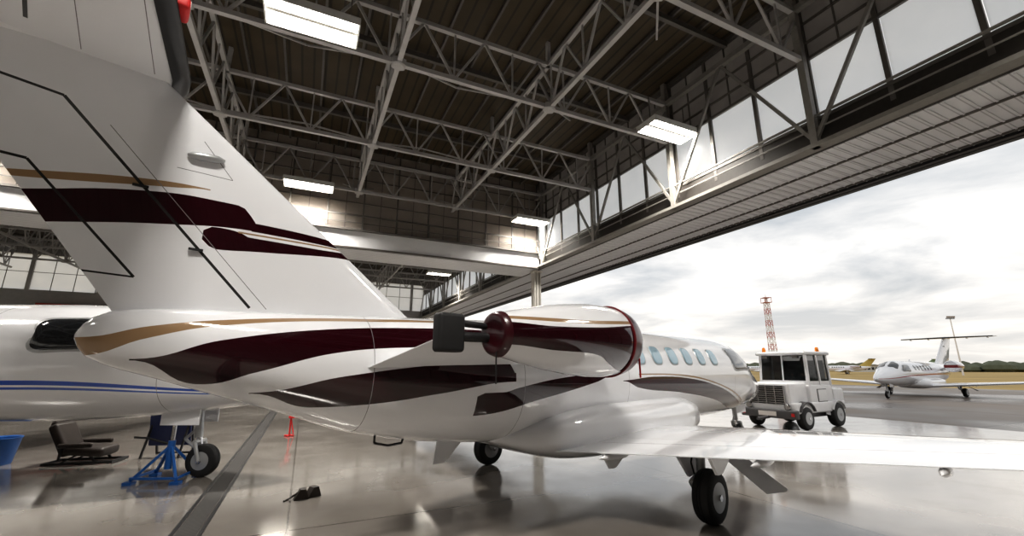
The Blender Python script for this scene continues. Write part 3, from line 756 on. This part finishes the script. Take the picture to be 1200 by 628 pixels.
g.rbox((-.45, 0, 1.22), (.45, .9, .12), tg, .04); g.rbox((-.66, 0, 1.42), (.12, .9, .4), tg, .04)
g.tube((.35, .2, 1.2), (.12, .2, 1.4), .02, tg)
ax = Vector((-.6, 0, .8)).normalized(); cc = Vector((.1, .2, 1.42)); u = Vector((0, 1, 0)); w = ax.cross(u)
ring = [cc + (u * math.cos(t) + w * math.sin(t)) * .17 for t in [2 * math.pi * k / 16 for k in range(17)]]
g.path(ring, .014, black, 6)
g.obj('seat_and_wheel', T)
cloth = simple('dark_jacket', (.03, .035, .05), .8, noise=.3); skin = simple('skin', (.5, .3, .22), .5); hair = simple('hair', (.04, .025, .015), .8)
Dv = empty('driver', (TP[0], TP[1], .13), TH)
def skinned(name, verts, edges, radii, mat, parent, root=0):
    me = bpy.data.meshes.new(name); me.from_pydata(verts, edges, []); me.materials.append(mat)
    ob = bpy.data.objects.new(name, me); scene.collection.objects.link(ob); ob.parent = parent
    md = ob.modifiers.new('skin', 'SKIN'); md.use_smooth_shade = True
    for i, r in enumerate(radii): me.skin_vertices[0].data[i].radius = (r, r)
    me.skin_vertices[0].data[root].use_root = True
    sb = ob.modifiers.new('sub', 'SUBSURF'); sb.levels = 2; sb.render_levels = 2
    return ob
by = .2
V = [(-.46, by, 1.22), (-.47, by, 1.32), (-.46, by, 1.45), (-.45, by, 1.56), (-.45, by, 1.64),
     (-.46, by + .19, 1.53), (-.3, by + .24, 1.32), (-.08, by + .15, 1.33), (-.46, by - .19, 1.53), (-.3, by - .24, 1.32), (-.08, by - .15, 1.33),
     (-.4, by + .1, 1.2), (-.02, by + .13, 1.2), (.03, by + .13, .85), (-.4, by - .1, 1.2), (-.02, by - .13, 1.2), (.03, by - .13, .85)]
Eg = [(0, 1), (1, 2), (2, 3), (3, 4), (3, 5), (5, 6), (6, 7), (3, 8), (8, 9), (9, 10), (0, 11), (11, 12), (12, 13), (0, 14), (14, 15), (15, 16)]
rad = [.14, .13, .15, .1, .055, .07, .055, .04, .07, .055, .04, .1, .075, .055, .1, .075, .055]
skinned('body', V, Eg, rad, cloth, Dv)
g = Geo()
g.lathe((-.44, by, 1.6), (0, 0, 1), [(0, .05), (.05, .055), (.08, .07), (.14, .083), (.2, .085), (.25, .065), (.27, .02)], skin, 20)
g.lathe((-.45, by, 1.73), (0, 0, 1), [(0, .088), (.05, .094), (.1, .08), (.15, .05), (.16, .01)], hair, 20)
g.lathe((-.36, by, 1.7), (1, 0, -.3), [(0, .02), (.03, .012), (.035, .002)], skin, 8)
for s_ in (-1, 1):
    g.lathe((-.37, by + s_ * .03, 1.73), (1, 0, 0), [(0, .012), (.012, .01), (.016, .002)], hair, 8)
    g.lathe((-.44, by + s_ * .083, 1.71), (0, s_, 0), [(0, .02), (.012, .022), (.016, .01)], skin, 8)
g.box((-.363, by, 1.655), (.01, .04, .008), red_m)
g.obj('head', Dv)
g = Geo()
for s_ in (-1, 1):
    hx, hy, hz = -.04, by + s_ * .15, 1.335
    g.rbox((hx + .03, hy, hz), (.09, .03, .075), skin, .014)
    for k in range(4):
        y0 = hz + .028 - k * .019; Lf = (.035, .04, .037, .03)[k]
        g.tube((hx + .07, hy, y0), (hx + .07 + Lf, hy - s_ * .012, y0), .009, skin, .008, 8); g.tube((hx + .07 + Lf, hy - s_ * .012, y0), (hx + .06 + Lf, hy - s_ * .04, y0), .008, skin, .006, 8)
    g.tube((hx + .02, hy, hz + .03), (hx + .06, hy - s_ * .03, hz + .05), .01, skin, .008, 8)
g.obj('hands', Dv)

# ---------------------------------------------------------------- floor clutter
blue = simple('blue_paint', (.02, .12, .4), .4, noise=.15)
navy = simple('navy_board', (.02, .03, .1), .5, noise=.2)
leather = simple('dark_leather', (.03, .022, .018), .5, noise=.3, nscale=12, bump=.1)
S = empty('aircraft_seat', (-7.75, 8.3, 0), .25)
g = Geo()
Rb = Matrix.Rotation(math.radians(-28), 3, 'Y'); Rs = Matrix.Rotation(math.radians(6), 3, 'Y')
g.rbox((.1, 0, .22), (.62, .52, .16), leather, .06, Rs)
g.rbox((-.3, 0, .42), (.16, .5, .6), leather, .06, Rb); g.rbox((-.44, 0, .66), (.13, .32, .18), leather, .05, Rb)
for y in (-.29, .29): g.rbox((.0, y, .33), (.5, .06, .08), leather, .03); g.beam((-.2, y, .1), (-.2, y, .32), .03, .03, dark)
g.obj('cushions', S)
g = Geo()
for y in (-.22, .22): g.beam((-.45, y, .03), (.55, y, .03), .04, .04, dark); g.beam((-.2, y, .04), (.0, y, .16), .03, .03, dark); g.beam((.3, y, .04), (.2, y, .16), .03, .03, dark)
g.beam((-.45, -.25, .03), (-.45, .25, .03), .04, .04, dark); g.beam((.55, -.25, .03), (.55, .25, .03), .04, .04, dark)
g.obj('frame', S)
g = Geo(); g.lathe((0, 0, 0), (0, 0, 1), [(0, .2), (.02, .21), (.42, .27), (.45, .285), (.46, .28), (.44, .255), (.05, .2)], blue, 28)
o = g.obj('blue_bucket'); o.location = (-9.12, 8.1, 0)
S = empty('tool_board', (-6.6, 8.75, 0), .1)
g = Geo(); g.rbox((0, 0, .52), (.75, .04, .62), navy, .015, Matrix.Rotation(.15, 3, 'X')); g.obj('panel', S)
g = Geo()
for x in (-.33, .33): g.beam((x, -.2, .02), (x, .05, .8), .03, .03, dark); g.beam((x, .25, .02), (x, .05, .8), .03, .03, dark)
g.beam((-.33, .25, .05), (.33, .25, .05), .03, .03, dark); g.obj('legs', S)
S = empty('nose_jack', (-5.3, 7.1, 0), .2)
g = Geo()
for p in ((-.35, -.25), (.3, -.35), (-.3, .3), (.3, .3)):
    g.beam((p[0], p[1], .04), (0, 0, .5), .035, .035, blue); g.box((p[0], p[1], .02), (.12, .12, .04), blue)
g.beam((-.35, -.25, .08), (.3, -.35, .08), .03, .03, blue); g.beam((-.3, .3, .08), (-.35, -.25, .08), .03, .03, blue); g.beam((.3, .3, .08), (.3, -.35, .08), .03, .03, blue)
g.tube((0, 0, .15), (0, 0, .56), .05, blue); g.tube((0, 0, .55), (0, 0, .8), .03, chrome); g.path([(0, 0, .5), (-.3, -.1, .62), (-.45, -.15, .64)], .015, black)
g.obj('stand', S)
S = empty('wheel_chock', (-2.75, 6.1, 0), .5)
g = Geo()
for (x, y, r) in ((0, 0, 0), (.14, .05, .4)):
    R = Matrix.Rotation(r, 3, 'Z')
    pts = [(-.09, -.06, 0), (.09, -.06, 0), (.09, .06, 0), (-.09, .06, 0), (-.02, -.06, .12), (.05, -.06, .12), (.05, .06, .12), (-.02, .06, .12)]
    g.poly([R @ Vector(p) + Vector((x, y, 0)) for p in pts], [(3, 2, 1, 0), (4, 5, 6, 7), (0, 1, 5, 4), (1, 2, 6, 5), (2, 3, 7, 6), (3, 0, 4, 7)], leather)
g.path([(0, 0, .1), (-.1, .05, .03), (-.16, 0, .012), (-.2, -.06, .012)], .012, leather)
g.obj('blocks', S)
g = Geo()
g.tube((0, 0, .0), (0, 0, .62), .02, red_m); g.tube((-.12, 0, .02), (.12, 0, .02), .02, red_m); g.tube((0, -.12, .02), (0, .12, .02), .02, red_m)
g.tube((0, 0, .6), (-.15, 0, .66), .02, red_m); g.tube((.1, 0, .05), (0, 0, .45), .015, red_m); g.box((.02, 0, .5), (.12, .08, .14), red_m)
o = g.obj('red_hand_jack'); o.location = (-5.6, 11.4, 0)

# ---------------------------------------------------------------- world
w = bpy.data.worlds.new('world'); scene.world = w; w.use_nodes = True; nt = w.node_tree; nb = NB(nt)
bg = nt.nodes['Background']
tc = nt.nodes.new('ShaderNodeTexCoord'); sx = nt.nodes.new('ShaderNodeSeparateXYZ'); nt.links.new(tc.outputs['Generated'], sx.inputs[0])
zz = nb.m('ADD', nb.m('MAXIMUM', sx.outputs[2], 0), .12)
cx_ = nt.nodes.new('ShaderNodeCombineXYZ'); nt.links.new(nb.m('DIVIDE', sx.outputs[0], zz), cx_.inputs[0]); nt.links.new(nb.m('DIVIDE', sx.outputs[1], zz), cx_.inputs[1])
n1 = nt.nodes.new('ShaderNodeTexNoise'); n1.inputs['Scale'].default_value = .9; n1.inputs['Detail'].default_value = 9; n1.inputs['Roughness'].default_value = .55; n1.inputs['Distortion'].default_value = .3
nt.links.new(cx_.outputs[0], n1.inputs['Vector'])
r = nt.nodes.new('ShaderNodeValToRGB'); e = r.color_ramp.elements
e[0].position = .36; e[0].color = (.47, .50, .53, 1); e[1].position = .58; e[1].color = (.90, .885, .86, 1)
m_ = e.new(.47); m_.color = (.67, .675, .68, 1)
nt.links.new(n1.outputs['Fac'], r.inputs[0])
hz = nb.m('SUBTRACT', 1.0, nb.m('MINIMUM', nb.m('MULTIPLY', nb.m('ABSOLUTE', sx.outputs[2]), 5.0), 1.0))
mx = nt.nodes.new('ShaderNodeMix'); mx.data_type = 'RGBA'; nt.links.new(nb.m('MULTIPLY', hz, .6), mx.inputs[0]); nt.links.new(r.outputs[0], mx.inputs[6]); mx.inputs[7].default_value = (.78, .73, .66, 1)
nt.links.new(mx.outputs[2], bg.inputs[0]); bg.inputs[1].default_value = 1.05

# ---------------------------------------------------------------- camera
cam = bpy.data.cameras.new('camera'); cam.lens = 15.0; cam.sensor_width = 36; cam.clip_end = 3000; cam.clip_start = .05
co = bpy.data.objects.new('camera', cam); scene.collection.objects.link(co)
co.location = (0, 0, 1.65); co.rotation_euler = (math.radians(90 + 13.28), 0, 0)
scene.camera = co
